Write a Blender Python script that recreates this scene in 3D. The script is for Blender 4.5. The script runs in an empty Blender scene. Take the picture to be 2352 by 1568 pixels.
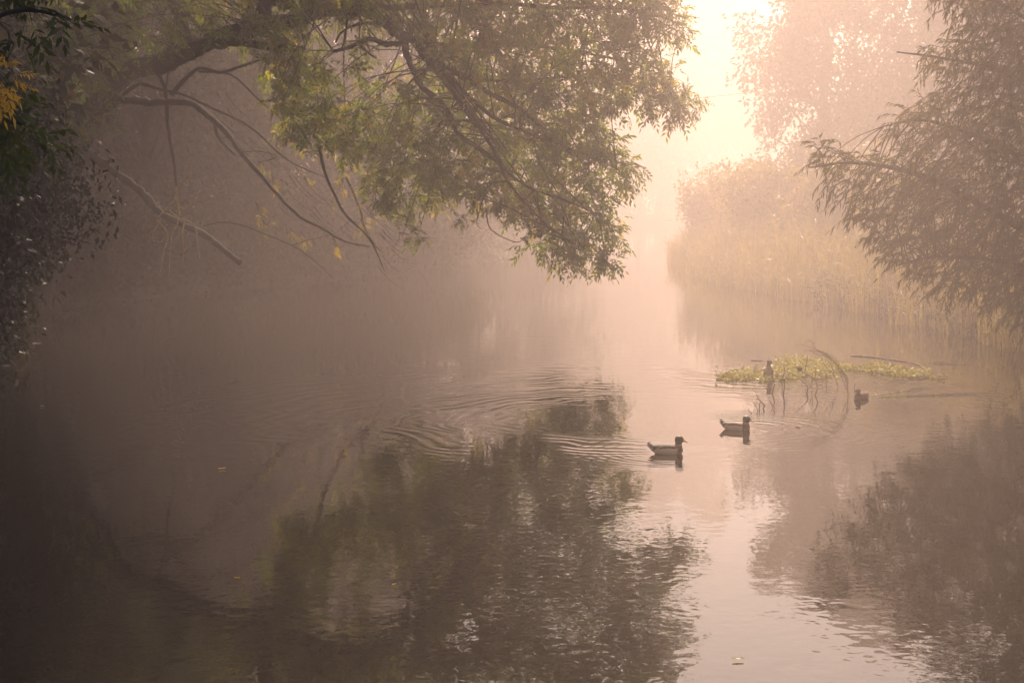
import bpy, math, random
import numpy as np
from mathutils import Vector, Matrix, noise

random.seed(7)
rng = np.random.default_rng(7)
scene = bpy.context.scene
COL = scene.collection

# ------------------------------------------------------------------ camera frame
F, CX, HY, H = 3707.0, 1176.0, 460.0, 3.0     # photo measured on a 2352 px wide grid
def P(px, py, d):
    return Vector(((px - CX) / F * d, d, H - (py - HY) / F * d))
def W(px, py):                                # point of the water surface
    return P(px, py, H * F / (py - HY))
def Z5(zx, zy, d): return P(zx * .4244, zy * .4244, d)
def Z6(zx, zy, d): return P(544.4 + zx * .463, zy * .463, d)
def Z4(zx, zy): return (1621 + zx * .1852, 762.2 + zy * .1852)

# ------------------------------------------------------------------ helpers
def tag(o, label=None, cat=None, group=None, kind=None):
    if label: o['label'] = label
    if cat: o['category'] = cat
    if group: o['group'] = group
    if kind: o['kind'] = kind
    return o

def empty(name, loc=(0, 0, 0), rz=0.0):
    o = bpy.data.objects.new(name, None)
    COL.objects.link(o)
    o.location = loc
    o.rotation_euler = (0, 0, rz)
    o.empty_display_size = .2
    return o

class MB:
    """collects numpy vertices and faces for one mesh"""
    def __init__(s):
        s.v, s.q, s.t, s.tone, s.n = [], [], [], [], 0
        s.qm = []
    def add(s, verts, quads, tone=.5):
        verts = np.asarray(verts, float).reshape(-1, 3)
        quads = np.asarray(quads, int).reshape(-1, 4)
        s.v.append(verts); s.q.append(quads + s.n); s.n += len(verts)
        tone = np.broadcast_to(np.asarray(tone, float), (len(quads),))
        s.tone.append(tone)
    def build(s, name, mat, parent=None, smooth=False, origin=None):
        v = np.concatenate(s.v); q = np.concatenate(s.q); tone = np.concatenate(s.tone)
        o = mesh_object(name, v, q, mat, parent, smooth, tone, origin)
        return o

def mesh_object(name, v, q, mat, parent=None, smooth=False, tone=None, origin=None):
    off = np.zeros(3)
    if parent is not None:
        off = np.array(parent.location)
        r = parent.rotation_euler.z
        v = v - off
        if abs(r) > 1e-9:
            c, s_ = math.cos(-r), math.sin(-r)
            v = np.column_stack([v[:, 0] * c - v[:, 1] * s_, v[:, 0] * s_ + v[:, 1] * c, v[:, 2]])
    elif origin is not None:
        v = v - np.array(origin)
    me = bpy.data.meshes.new(name)
    me.vertices.add(len(v)); me.vertices.foreach_set('co', v.astype(np.float32).ravel())
    me.loops.add(q.size); me.loops.foreach_set('vertex_index', q.astype(np.int32).ravel())
    me.polygons.add(len(q)); me.polygons.foreach_set('loop_start', np.arange(0, q.size, 4, dtype=np.int32))
    me.update(calc_edges=True)
    if tone is not None:
        a = me.attributes.new('tone', 'FLOAT', 'FACE'); a.data.foreach_set('value', tone.astype(np.float32))
    if smooth: me.polygons.foreach_set('use_smooth', np.ones(len(q), bool))
    me.materials.append(mat)
    me.validate()
    o = bpy.data.objects.new(name, me); COL.objects.link(o)
    if parent is not None: o.parent = parent
    elif origin is not None: o.location = origin
    return o

def nrm(a):
    return a / np.maximum(np.linalg.norm(a, axis=-1, keepdims=True), 1e-9)

def smooth_path(pts, sub=4):
    p = np.array([tuple(x) for x in pts], float)
    if len(p) < 3: 
        t = np.linspace(0, 1, sub + 1)[:, None]
        return p[0] * (1 - t) + p[-1] * t
    e = np.vstack([2 * p[0] - p[1], p, 2 * p[-1] - p[-2]])
    out = []
    for i in range(1, len(e) - 2):
        a, b, c, d = e[i - 1], e[i], e[i + 1], e[i + 2]
        for k in range(sub):
            t = k / sub
            out.append(.5 * ((2 * b) + (c - a) * t + (2 * a - 5 * b + 4 * c - d) * t * t + (3 * b - a - 3 * c + d) * t ** 3))
    out.append(p[-1])
    return np.array(out)

def tube(mb, path, r0, r1, sides=6, wob=0.0, tone=.5, cap=True):
    path = np.asarray(path, float)
    n = len(path)
    tan = nrm(np.gradient(path, axis=0))
    up = np.array([0.31, .27, .91]) if abs(tan[0][2]) < .9 else np.array([1., .2, 0])
    a = nrm(np.cross(tan, up)); b = np.cross(tan, a)
    r = np.linspace(r0, r1, n)[:, None]
    if wob:
        r = r * (1 + wob * rng.standard_normal((n, 1)))
    ang = np.arange(sides) * 2 * math.pi / sides
    ring = path[:, None, :] + r[:, :, None] * (np.cos(ang)[None, :, None] * a[:, None, :] + np.sin(ang)[None, :, None] * b[:, None, :])
    v = ring.reshape(-1, 3)
    i, j = np.meshgrid(np.arange(n - 1), np.arange(sides), indexing='ij')
    j2 = (j + 1) % sides
    q = np.stack([i * sides + j, i * sides + j2, (i + 1) * sides + j2, (i + 1) * sides + j], -1).reshape(-1, 4)
    if cap and sides >= 4:
        base = (n - 1) * sides
        caps = [[base + 0, base + k, base + k + 1, base + min(k + 2, sides - 1)] for k in range(1, sides - 2, 2)]
        q = np.vstack([q, np.array(caps)]) if caps else q
    mb.add(v, q, tone)

# ------------------------------------------------------------------ materials
def new_mat(name):
    m = bpy.data.materials.new(name); m.use_nodes = True
    nt = m.node_tree; nt.nodes.clear()
    out = nt.nodes.new('ShaderNodeOutputMaterial')
    return m, nt, out

def ramp(nt, stops):
    r = nt.nodes.new('ShaderNodeValToRGB')
    e = r.color_ramp.elements
    while len(e) < len(stops): e.new(.5)
    for el, (p, c) in zip(e, stops):
        el.position = p; el.color = (*c, 1)
    return r

def leaf_mat(name, stops, transl=.45):
    m, nt, out = new_mat(name)
    L = nt.links
    at = nt.nodes.new('ShaderNodeAttribute'); at.attribute_name = 'tone'
    r = ramp(nt, stops); L.new(at.outputs['Fac'], r.inputs[0])
    d = nt.nodes.new('ShaderNodeBsdfDiffuse'); L.new(r.outputs[0], d.inputs[0])
    t = nt.nodes.new('ShaderNodeBsdfTranslucent')
    tm = nt.nodes.new('ShaderNodeMix'); tm.data_type = 'RGBA'; tm.blend_type = 'MULTIPLY'; tm.inputs[0].default_value = 1
    tm.inputs[7].default_value = (1.6, 1.5, .5, 1)
    L.new(r.outputs[0], tm.inputs[6]); L.new(tm.outputs[2], t.inputs[0])
    mx = nt.nodes.new('ShaderNodeMixShader'); mx.inputs[0].default_value = transl
    L.new(d.outputs[0], mx.inputs[1]); L.new(t.outputs[0], mx.inputs[2])
    g = nt.nodes.new('ShaderNodeBsdfGlossy'); g.inputs['Roughness'].default_value = .45; g.inputs[0].default_value = (.9, .9, .9, 1)
    m2 = nt.nodes.new('ShaderNodeMixShader'); m2.inputs[0].default_value = .035
    L.new(mx.outputs[0], m2.inputs[1]); L.new(g.outputs[0], m2.inputs[2])
    L.new(m2.outputs[0], out.inputs[0])
    return m

def bark_mat(name, c0, c1, scale=9.0, rough=.9):
    m, nt, out = new_mat(name)
    L = nt.links
    tc = nt.nodes.new('ShaderNodeTexCoord')
    n = nt.nodes.new('ShaderNodeTexNoise'); n.inputs['Scale'].default_value = scale; n.inputs['Detail'].default_value = 6
    L.new(tc.outputs['Object'], n.inputs['Vector'])
    r = ramp(nt, [(.35, c0), (.68, c1)]); L.new(n.outputs[0], r.inputs[0])
    b = nt.nodes.new('ShaderNodeBsdfPrincipled'); b.inputs['Roughness'].default_value = rough
    L.new(r.outputs[0], b.inputs['Base Color'])
    bp = nt.nodes.new('ShaderNodeBump'); bp.inputs['Strength'].default_value = .6; bp.inputs['Distance'].default_value = .03
    L.new(n.outputs[0], bp.inputs['Height']); L.new(bp.outputs[0], b.inputs['Normal'])
    L.new(b.outputs[0], out.inputs[0])
    return m

M_ash = leaf_mat('ash_leaf', [(0, (.06, .095, .014)), (.45, (.125, .17, .026)), (.8, (.21, .22, .04)), (1, (.34, .23, .045))], .5)
M_sap = leaf_mat('sapling_leaf', [(0, (.03, .042, .008)), (.6, (.06, .08, .014)), (1, (.12, .13, .025))], .4)
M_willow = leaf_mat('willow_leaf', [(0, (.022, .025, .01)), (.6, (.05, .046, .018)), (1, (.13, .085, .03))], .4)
M_wood = leaf_mat('wood_leaf', [(0, (.02, .022, .009)), (.6, (.04, .038, .015)), (1, (.08, .05, .018))], .3)
M_far = leaf_mat('far_leaf', [(0, (.05, .034, .014)), (.6, (.09, .055, .02)), (1, (.16, .085, .025))], .15)
M_orange = leaf_mat('orange_leaf', [(0, (.38, .23, .04)), (.6, (.58, .38, .07)), (1, (.68, .50, .12))], .5)
M_reed = leaf_mat('reed_blade', [(0, (.14, .11, .06)), (.5, (.25, .19, .11)), (1, (.40, .30, .19))], .3)
M_mat = leaf_mat('floating_leaf_green', [(0, (.07, .075, .022)), (.45, (.17, .165, .055)), (.85, (.31, .27, .12)), (1, (.27, .17, .09))], .5)
M_bark = bark_mat('ash_bark', (.012, .009, .008), (.035, .025, .02))
M_twig = bark_mat('dark_twig', (.02, .014, .012), (.05, .034, .026), 30)
M_pale = bark_mat('pale_dead_twig', (.22, .15, .06), (.45, .32, .14), 14)
M_dry = bark_mat('dry_stem', (.09, .05, .035), (.22, .13, .09), 25)
M_log = bark_mat('weathered_log', (.26, .19, .16), (.5, .4, .33), 12)
M_cable = bark_mat('cable_black', (.02, .02, .02), (.04, .04, .04), 5, .6)

# ------------------------------------------------------------------ ash style compound leaves
def compound(mb, base, dirs, L, tone, pairs=4, droop=.25, lw=.36, llen=.42):
    base = np.asarray(base); dirs = nrm(np.asarray(dirs)); N = len(base)
    L = np.broadcast_to(np.asarray(L, float), (N,)); tone = np.broadcast_to(np.asarray(tone, float), (N,))
    upr = nrm(np.array([0, 0, 1.]) + .55 * rng.standard_normal((N, 3)))
    side = nrm(np.cross(dirs, upr)); up = np.cross(side, dirs)
    down = np.array([0, 0, -1.])
    def pt(t): return base + dirs * (L * t)[:, None] + down * (droop * L * t * t)[:, None]
    V = []; T = []
    for k in range(pairs + 1):
        t = .28 + .70 * k / pairs
        p = pt(np.full(N, t))
        tang = nrm(dirs + down * (2 * droop * t))
        sides = (1, -1) if k < pairs else (0,)
        for sgn in sides:
            ld = tang * (.62 if sgn else 1.0) + side * (.8 * sgn) + down * .14 + .2 * rng.standard_normal((N, 3))
            ld = nrm(ld)
            l = L * llen * rng.uniform(.8, 1.12, N) * (1 - .25 * abs(t - .6))
            wn = nrm(np.cross(ld, up + .35 * rng.standard_normal((N, 3)))) 
            w = (l * lw * .5)[:, None]
            a = p; tip = p + ld * l[:, None] + down * (.12 * l)[:, None]
            m1 = p + ld * (.45 * l)[:, None] + wn * w + up * (.04 * l)[:, None]
            m2 = p + ld * (.45 * l)[:, None] - wn * w + up * (.04 * l)[:, None]
            V.append(np.stack([a, m1, tip, m2], 1)); T.append(np.clip(tone + .10 * rng.standard_normal(N), 0, 1))
    V = np.concatenate(V).reshape(-1, 3); T = np.concatenate(T)
    mb.add(V, np.arange(len(V)).reshape(-1, 4), T)

def simple_leaves(mb, base, dirs, l, w, tone, droop=.15):
    base = np.asarray(base); dirs = nrm(np.asarray(dirs)); N = len(base)
    l = np.broadcast_to(np.asarray(l, float), (N,)); 
    nr = nrm(np.array([0, 0, 1.]) + .8 * rng.standard_normal((N, 3)))
    wn = nrm(np.cross(dirs, nr)); w = np.broadcast_to(np.asarray(w, float), (N,))[:, None] * .5
    dn = np.array([0, 0, -1.]) * (droop * l)[:, None]
    m = base + dirs * (.42 * l)[:, None]
    V = np.stack([base, m + wn * w, base + dirs * l[:, None] + dn, m - wn * w], 1).reshape(-1, 3)
    mb.add(V, np.arange(len(V)).reshape(-1, 4), tone)

def in_poly(poly, x, y):
    inside = np.zeros(len(x), bool)
    n = len(poly); j = n - 1
    for i in range(n):
        xi, yi = poly[i]; xj, yj = poly[j]
        c = ((yi > y) != (yj > y)) & (x < (xj - xi) * (y - yi) / (yj - yi + 1e-9) + xi)
        inside ^= c; j = i
    return inside

def poisson(poly, r, tries=6000):
    xs = [p[0] for p in poly]; ys = [p[1] for p in poly]
    X = rng.uniform(min(xs), max(xs), tries); Y = rng.uniform(min(ys), max(ys), tries)
    ok = in_poly(poly, X, Y)
    out = []
    for x, y in zip(X[ok], Y[ok]):
        if all((x - a) ** 2 + (y - b) ** 2 > r * r for a, b in out): out.append((x, y))
    return out

# ------------------------------------------------------------------ setting: river, banks, water
LY = np.array([-80, 0, 10, 20, 30, 43, 60, 80, 110, 160, 185, 215, 260, 420.])
LX = np.array([-9, -7.5, -7.5, -8, -9.5, -13, -7, -1.5, 3, 11, 26, 62, 120, 330.])
RY = np.array([-80, 0, 10, 20, 29, 43, 50, 60, 80, 110, 150, 185, 215, 260, 420.])
RX = np.array([9, 9, 9.5, 10.5, 11, 10.2, 9, 8, 8.6, 12.5, 22, 55, 100, 160, 370.])
def bank_s(x, y):
    return np.maximum(np.interp(y, LY, LX) - x, x - np.interp(y, RY, RX))
def ground_z(x, y):
    s = bank_s(x, y)
    return np.interp(s, [-4, -1, 0, .5, 2, 10, 60, 400], [-1.2, -.6, -.08, .3, .7, 1.2, 1.8, 2.6])

xs = np.unique(np.concatenate([np.linspace(-395, -30, 40), np.arange(-30, 62, .6), np.linspace(62, 395, 40)]))
ys = np.unique(np.concatenate([np.linspace(-75, -2, 14), np.arange(0, 170, 1.2), np.linspace(170, 395, 40)]))
XX, YY = np.meshgrid(xs, ys, indexing='ij')
ZZ = ground_z(XX, YY)
nz = np.array([[noise.noise((x * .35, y * .35, 0)) for y in ys] for x in xs])
ZZ = ZZ + .18 * nz * (bank_s(XX, YY) > -1)
gv = np.stack([XX, YY, ZZ], -1).reshape(-1, 3)
ni, nj = len(xs), len(ys)
I, J = np.meshgrid(np.arange(ni - 1), np.arange(nj - 1), indexing='ij')
gq = np.stack([I * nj + J, (I + 1) * nj + J, (I + 1) * nj + J + 1, I * nj + J + 1], -1).reshape(-1, 4)
M_ground = bark_mat('bank_earth', (.025, .022, .012), (.06, .055, .025), 1.2)
g = mesh_object('ground', gv, gq, M_ground, smooth=True)
tag(g, kind='structure', label='dark overgrown earth banks on both sides of the river')

# water material -----------------------------------------------------------
class NM:
    """tiny arithmetic builder on shader Math nodes"""
    def __init__(s, nt): s.nt = nt
    def op(s, o, *a):
        n = s.nt.nodes.new('ShaderNodeMath'); n.operation = o
        for i, x in enumerate(a):
            if isinstance(x, (int, float)): n.inputs[i].default_value = x
            else: s.nt.links.new(x, n.inputs[i])
        return n.outputs[0]
    def add(s, a, b): return s.op('ADD', a, b)
    def sub(s, a, b): return s.op('SUBTRACT', a, b)
    def mul(s, *a):
        r = a[0]
        for x in a[1:]: r = s.op('MULTIPLY', r, x)
        return r

WATER_IOR = 1.34
def water_mat():
    m, nt, out = new_mat('river_water')
    L = nt.links; k = NM(nt)
    geo = nt.nodes.new('ShaderNodeNewGeometry')
    sep = nt.nodes.new('ShaderNodeSeparateXYZ'); L.new(geo.outputs['Position'], sep.inputs[0])
    x, y = sep.outputs[0], sep.outputs[1]
    def noise_n(scale, sx, sy, detail=2.0, dist=.0):
        mp = nt.nodes.new('ShaderNodeMapping'); mp.inputs['Scale'].default_value = (sx, sy, 1)
        L.new(geo.outputs['Position'], mp.inputs[0])
        n = nt.nodes.new('ShaderNodeTexNoise'); n.inputs['Scale'].default_value = scale
        n.inputs['Detail'].default_value = detail; n.inputs['Distortion'].default_value = dist
        L.new(mp.outputs[0], n.inputs['Vector'])
        return n.outputs[0]
    # calm patches and gently moving patches
    patch = k.op('SMOOTHSTEP', noise_n(.16, 1, .6, 2), .42, .66) if False else None
    pm = nt.nodes.new('ShaderNodeMapRange'); pm.interpolation_type = 'SMOOTHSTEP'
    L.new(noise_n(.22, 1, .5, 2), pm.inputs[0]); pm.inputs[1].default_value = .38; pm.inputs[2].default_value = .62
    pm.inputs[3].default_value = .25; pm.inputs[4].default_value = 1.0
    h = k.mul(k.sub(noise_n(3.2, 1, .8, 2, .4), .5), .0042)
    h = k.add(h, k.mul(k.sub(noise_n(1.1, 1, .6, 1, .3), .5), .0032))
    h = k.add(h, k.mul(k.sub(noise_n(9.0, 1, .9, 1), .5), .0016))
    h = k.mul(h, pm.outputs[0])
    def rings(c, r_in, r_out, wl, amp, phase=0.0, half=None, wob=.25):
        dx = k.sub(x, c[0]); dy = k.sub(y, c[1])
        r = k.op('SQRT', k.add(k.mul(dx, dx), k.mul(dy, dy)))
        r = k.add(r, k.mul(k.sub(noise_n(.9, 1, 1, 1), .5), wob)); r = k.add(r, k.mul(k.sub(noise_n(2.3, 1, .6, 1), .5), wob * .35))
        s_ = k.op('SINE', k.add(k.mul(r, 2 * math.pi / wl), phase))
        mid, hw = (r_in + r_out) / 2, (r_out - r_in) / 2
        e = k.op('DIVIDE', k.sub(r, mid), hw * .62)
        env = k.op('POWER', 2.718, k.mul(k.mul(e, e), -1.0))
        v = k.mul(s_, env, amp)
        if half is not None:                     # only on one side of the centre
            hx, hy_, soft = half
            dt = k.add(k.mul(dx, hx), k.mul(dy, hy_))
            mr = nt.nodes.new('ShaderNodeMapRange'); mr.interpolation_type = 'SMOOTHSTEP'
            L.new(dt, mr.inputs[0]); mr.inputs[1].default_value = -soft; mr.inputs[2].default_value = soft
            v = k.mul(v, mr.outputs[0])
        return v
    c0 = W(1450, 960)
    brk = nt.nodes.new('ShaderNodeMapRange'); brk.interpolation_type = 'SMOOTHSTEP'
    L.new(noise_n(.8, 1, .35, 2), brk.inputs[0]); brk.inputs[1].default_value = .36; brk.inputs[2].default_value = .62
    h = k.add(h, k.mul(brk.outputs[0], rings((c0.x, c0.y), 1.4, 4.2, .25, .0042, 0, (-1, -.1, 1.2), .8)))
    h = k.add(h, k.mul(brk.outputs[0], rings((c0.x, c0.y), 2.0, 8.5, .40, .0040, 1.1, (-.45, 1, 2.5), 1.1)))
    d1 = W(1560, 1040)
    h = k.add(h, rings((d1.x - .1, d1.y), .15, 1.5, .13, .0014, 0, (-1, 0, .5), .1))
    d2 = W(1690, 987)
    h = k.add(h, k.mul(brk.outputs[0], rings((d2.x, d2.y), .25, 2.1, .20, .0040, .4, (1, .15, .3), .3)))
    h3 = W(1975, 915)
    h = k.add(h, rings((h3.x, h3.y), .1, 1.3, .17, .0022, 0, (.4, 1, .4), .1))
    # V shaped wake behind the swimming hen
    hx = k.sub(x, h3.x); hy_ = k.sub(y, h3.y)
    wd = Vector((.86, .51))
    u = k.add(k.mul(hx, wd.x), k.mul(hy_, wd.y)); v = k.op('ABSOLUTE', k.add(k.mul(hx, -wd.y), k.mul(hy_, wd.x)))
    q = k.sub(v, k.mul(u, .26))
    en = k.op('POWER', 2.718, k.mul(k.mul(q, q), -22.0))
    mu = nt.nodes.new('ShaderNodeMapRange'); mu.interpolation_type = 'SMOOTHSTEP'
    L.new(u, mu.inputs[0]); mu.inputs[1].default_value = -.1; mu.inputs[2].default_value = .3
    mu2 = nt.nodes.new('ShaderNodeMapRange'); mu2.interpolation_type = 'SMOOTHSTEP'
    L.new(u, mu2.inputs[0]); mu2.inputs[1].default_value = 2.6; mu2.inputs[2].default_value = 1.2
    h = k.add(h, k.mul(k.op('SINE', k.mul(q, 34.0)), en, k.mul(mu.outputs[0], mu2.outputs[0]), .010))
    bp = nt.nodes.new('ShaderNodeBump'); bp.inputs['Strength'].default_value = 1.0; bp.inputs['Distance'].default_value = 1.0
    L.new(h, bp.inputs['Height'])
    fr = nt.nodes.new('ShaderNodeFresnel'); fr.inputs[0].default_value = WATER_IOR; L.new(bp.outputs[0], fr.inputs[1])
    d = nt.nodes.new('ShaderNodeBsdfDiffuse'); d.inputs[0].default_value = (.010, .008, .005, 1)
    gl = nt.nodes.new('ShaderNodeBsdfGlossy'); gl.inputs['Roughness'].default_value = .015; gl.inputs[0].default_value = (1, 1, 1, 1)
    L.new(bp.outputs[0], gl.inputs['Normal'])
    mx = nt.nodes.new('ShaderNodeMixShader'); L.new(fr.outputs[0], mx.inputs[0]); L.new(d.outputs[0], mx.inputs[1]); L.new(gl.outputs[0], mx.inputs[2])
    L.new(mx.outputs[0], out.inputs[0])
    return m
wv = np.array([(-394, -74, 0), (394, -74, 0), (394, 394, 0), (-394, 394, 0.)])
water = mesh_object('water', wv, np.array([[0, 1, 2, 3]]), water_mat())
tag(water, kind='structure', label='calm dark river water with soft ripples')

# ------------------------------------------------------------------ generic background tree
def lobed_tree(name, base, height, rad, nleaf, lsize, mleaf, mbark, crown_from=.3, lobes=16, trunk_r=.28, lean=(0, 0), column=False):
    base = Vector(base)
    root = empty(name, base)
    tb = MB(); lf = MB()
    b = np.array(base)
    top = b + np.array([lean[0], lean[1], height])
    mid = (b + top) / 2 + np.append(rng.uniform(-.4, .4, 2), 0)
    tp = smooth_path([b - np.array([0, 0, .4]), b * .72 + top * .28 + rng.uniform(-.2, .2, 3), mid, b * .12 + top * .88], 5)
    tube(tb, tp, trunk_r, trunk_r * .18, 8, .04)
    cents = []
    for i in range(lobes):
        f = crown_from + (1 - crown_from) * (i + rng.uniform(0, 1)) / lobes
        prof = math.sin(math.pi * min(1, max(.06, (f - crown_from) / (1 - crown_from) * .86 + .12))) ** .6
        if column: prof = prof ** .5
        a = rng.uniform(0, 2 * math.pi); rr = rad * prof * rng.uniform(.45, .8)
        st = b + (top - b) * max(.15, f - .16)
        c = b + (top - b) * f + np.array([math.cos(a) * rr, math.sin(a) * rr, rng.uniform(-.5, .5)])
        cents.append((c, rad * prof * rng.uniform(.38, .6) + .3))
        m_ = (st + c) / 2 + np.array([0, 0, .12 * height * .2])
        tube(tb, smooth_path([st, m_, c], 4), trunk_r * .36 * (1.1 - f * .6), .02, 5, .03)
    per = nleaf // lobes
    for c, r in cents:
        nsub = 14
        sub = c + nrm(rng.standard_normal((nsub, 3))) * (r * rng.uniform(.35, 1.0, nsub) ** .6)[:, None] * np.array([1, 1, .75])
        p = np.repeat(sub, per // nsub + 1, 0)
        p = p + np.clip(rng.standard_normal(p.shape), -1.4, 1.4) * r * .20
        dr = nrm(rng.standard_normal(p.shape) + np.array([0, 0, -.35]) + .8 * nrm(p - c))
        t = np.clip(.45 + .22 * rng.standard_normal(len(p)) + .15 * np.repeat(rng.standard_normal(nsub), per // nsub + 1), 0, 1)
        simple_leaves(lf, p, dr, lsize * rng.uniform(.7, 1.3, len(p)), lsize * .55, t)
    tb.build('trunk', mbark, root, True)
    lf.build('crown', mleaf, root)
    return root

def gz(x, y): return float(ground_z(np.array(x), np.array(y)))

# left bank wood
wood = [
 # px, d, height, radius, leaves, size, label
 (40, 50, 19, 4.6, 6500, .26, 'tall dark tree of the left bank wood directly behind the leaning ash trunk'),
 (330, 56, 20, 5.0, 6500, .27, 'broad dark tree in the wood behind the fork of the big bough'),
 (610, 63, 19, 4.6, 6000, .28, 'misty tree in the wood behind the drooping bare branches'),
 (880, 74, 19, 5.0, 6000, .30, 'hazy tree behind the green middle of the overhanging ash crown'),
 (1080, 92, 19, 5.4, 5500, .34, 'very pale tree in the fog behind the hanging lower edge of the ash crown'),
 (235, 60, 20, 4.6, 6500, .28, 'dark tree of the wood filling the gap under the big bough'),
 (500, 74, 20, 4.8, 6000, .30, 'tree of the wood directly behind the middle of the bare branches'),
 (110, 78, 26, 5.0, 6000, .32, 'tall back row tree just right of the leaning ash trunk'),
 (765, 68, 17, 4.4, 6000, .28, 'tree in the wood hidden mostly behind the left half of the green crown'),
 (800, 90, 25, 5.4, 6000, .34, 'tall back row tree rising behind the limbs of the ash'),
 (400, 94, 26, 5.4, 6000, .34, 'tallest back row tree above the fork of the big bough'),
 (1215, 118, 17, 5.0, 5500, .4, 'faintest tree of the left bank, almost lost in the bright fog under the ash tip'),
 (-180, 40, 17, 4.4, 6000, .24, 'near black tree at the left edge of the wood beside the ash trunk'),
 (180, 70, 23, 5.2, 5500, .30, 'tall back row tree rising above the wood behind the leaning ash trunk'),
 (560, 84, 23, 5.5, 5500, .32, 'tall back row tree in the mist above the bare branches'),
]
for px, d, hh, rad, nl, ls, lab in wood:
    x = (px - CX) / F * d
    off = bank_s(np.array(x), np.array(d))
    if off < 1.5: x = float(np.interp(d, LY, LX)) - 1.8
    t = lobed_tree('woodland_tree', (x, d, gz(x, d)), hh, rad, int(nl * 2.6), ls * 1.05, M_wood, M_bark, .08, 26, .3, (rng.uniform(-1, 2), -1))
    tag(t, lab, 'tree', 'trees of the left bank wood')

# trees beside the camera, added to shade the near haze; some mirrored in water
for x, d, hh, rad, lab in [
    (-14, 30, 19, 5.6, 'dark tree at the left edge mirrored in the bottom left water'),
    (-11.5, 8, 18, 6.4, 'dark tree added for shade on the left bank level with the camera'),
    (-11, -4, 18, 6.4, 'unseen tree added for shade on the left bank behind the camera'),
    (17, 19, 10, 4.0, 'unseen near tree added for shade on the right bank outside the photo')]:
    t = lobed_tree('woodland_tree', (x, d, gz(x, d)), hh, rad, 20000, .30, M_wood, M_bark, .08, 26, .3, (1.2 if x < 0 else -.6, 0))
    tag(t, lab, 'tree', 'trees close to the camera')

for px, d, hh, rad, lab in [  # distant trees added to hide the bright sky behind the fog gap
    (1330, 188, 27, 7.5, 'tree added at the river bend to hide bright sky, almost dissolved in fog, behind the ash tip'),
    (1470, 190, 31, 8.5, 'tree added at the river bend to hide bright sky, almost dissolved in fog, in the middle of the bright gap'),
    (1620, 196, 33, 9, 'tree added at the river bend to hide bright sky, almost dissolved in fog, below the sky gap at the top'),
    (1770, 206, 32, 8.5, 'tree added at the river bend to hide bright sky, almost dissolved in fog, behind the tall pale amber tree')]:
    x = (px - CX) / F * d
    t = lobed_tree('woodland_tree', (x, d, gz(x, d)), hh, rad, 16000, .7, M_wood, M_bark, .02, 34, .4, (0, 0), True)
    tag(t, lab, 'tree', 'trees added to cover the sky at the river bend')

# unseen broad trees leaning over the river, added to shade the near haze
for x, d, hh, rad, ln, lab in [(-9.3, 19, 17, 6.0, 9.0, 'unseen broad tree added for shade, arching high over the river from the left bank'),
                               (-9.0, 13, 15.5, 6.0, 8.5, 'unseen broad tree added for shade, arching high over the camera from the left bank'),
                               (11.5, 16, 16, 6.0, -9.0, 'unseen broad tree added for shade, arching high over the river from the right bank')]:
    t = lobed_tree('woodland_tree', (x, d, gz(x, d)), hh, rad, 34000, .36, M_wood, M_bark, .64, 30, .34, (ln, 0))
    tag(t, lab, 'tree', 'trees close to the camera')

# bushes on the left bank; the nearest are dark masses added as shade
M_shade_dark = leaf_mat('shade_darkened_leaf', [(0, (.010, .012, .005)), (.6, (.022, .023, .010)), (1, (.04, .034, .014))], .15)  # leaf colour darkened to near black in place of deep shade
def bush(name, base, r, h, nleaf, lsize, mleaf, label, group=None, cat='bush'):
    base = Vector(base); root = empty(name, base)
    st = MB(); lf = MB(); b = np.array(base)
    nst = 9; per = nleaf // nst
    for i in range(nst):
        a = rng.uniform(0, 2 * math.pi); rr = r * rng.uniform(.15, .9)
        tip = b + np.array([math.cos(a) * rr, math.sin(a) * rr, h * rng.uniform(.55, 1.0) * (1 - .35 * rr / r)])
        pth = smooth_path([b + np.array([math.cos(a), math.sin(a), -.6]) * .25, (b + tip) / 2 + np.array([0, 0, h * .12]), tip], 4)
        tube(st, pth, .05, .012, 5)
        t = rng.uniform(.15, 1.05, per)
        p = np.stack([np.interp(t, np.linspace(0, 1, len(pth)), pth[:, k]) for k in range(3)], 1)
        p += np.clip(rng.standard_normal(p.shape), -1.5, 1.5) * r * .19
        p[:, 2] = np.maximum(p[:, 2], .04)
        dr = nrm(rng.standard_normal(p.shape) + np.array([0, 0, -.3]))
        simple_leaves(lf, p, dr, lsize * rng.uniform(.7, 1.3, per), lsize * .5, np.clip(.45 + .2 * rng.standard_normal(per), 0, 1))
    st.build('stem', M_twig, root, True)
    lf.build('foliage', mleaf, root)
    return tag(root, label, cat, group)

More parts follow.
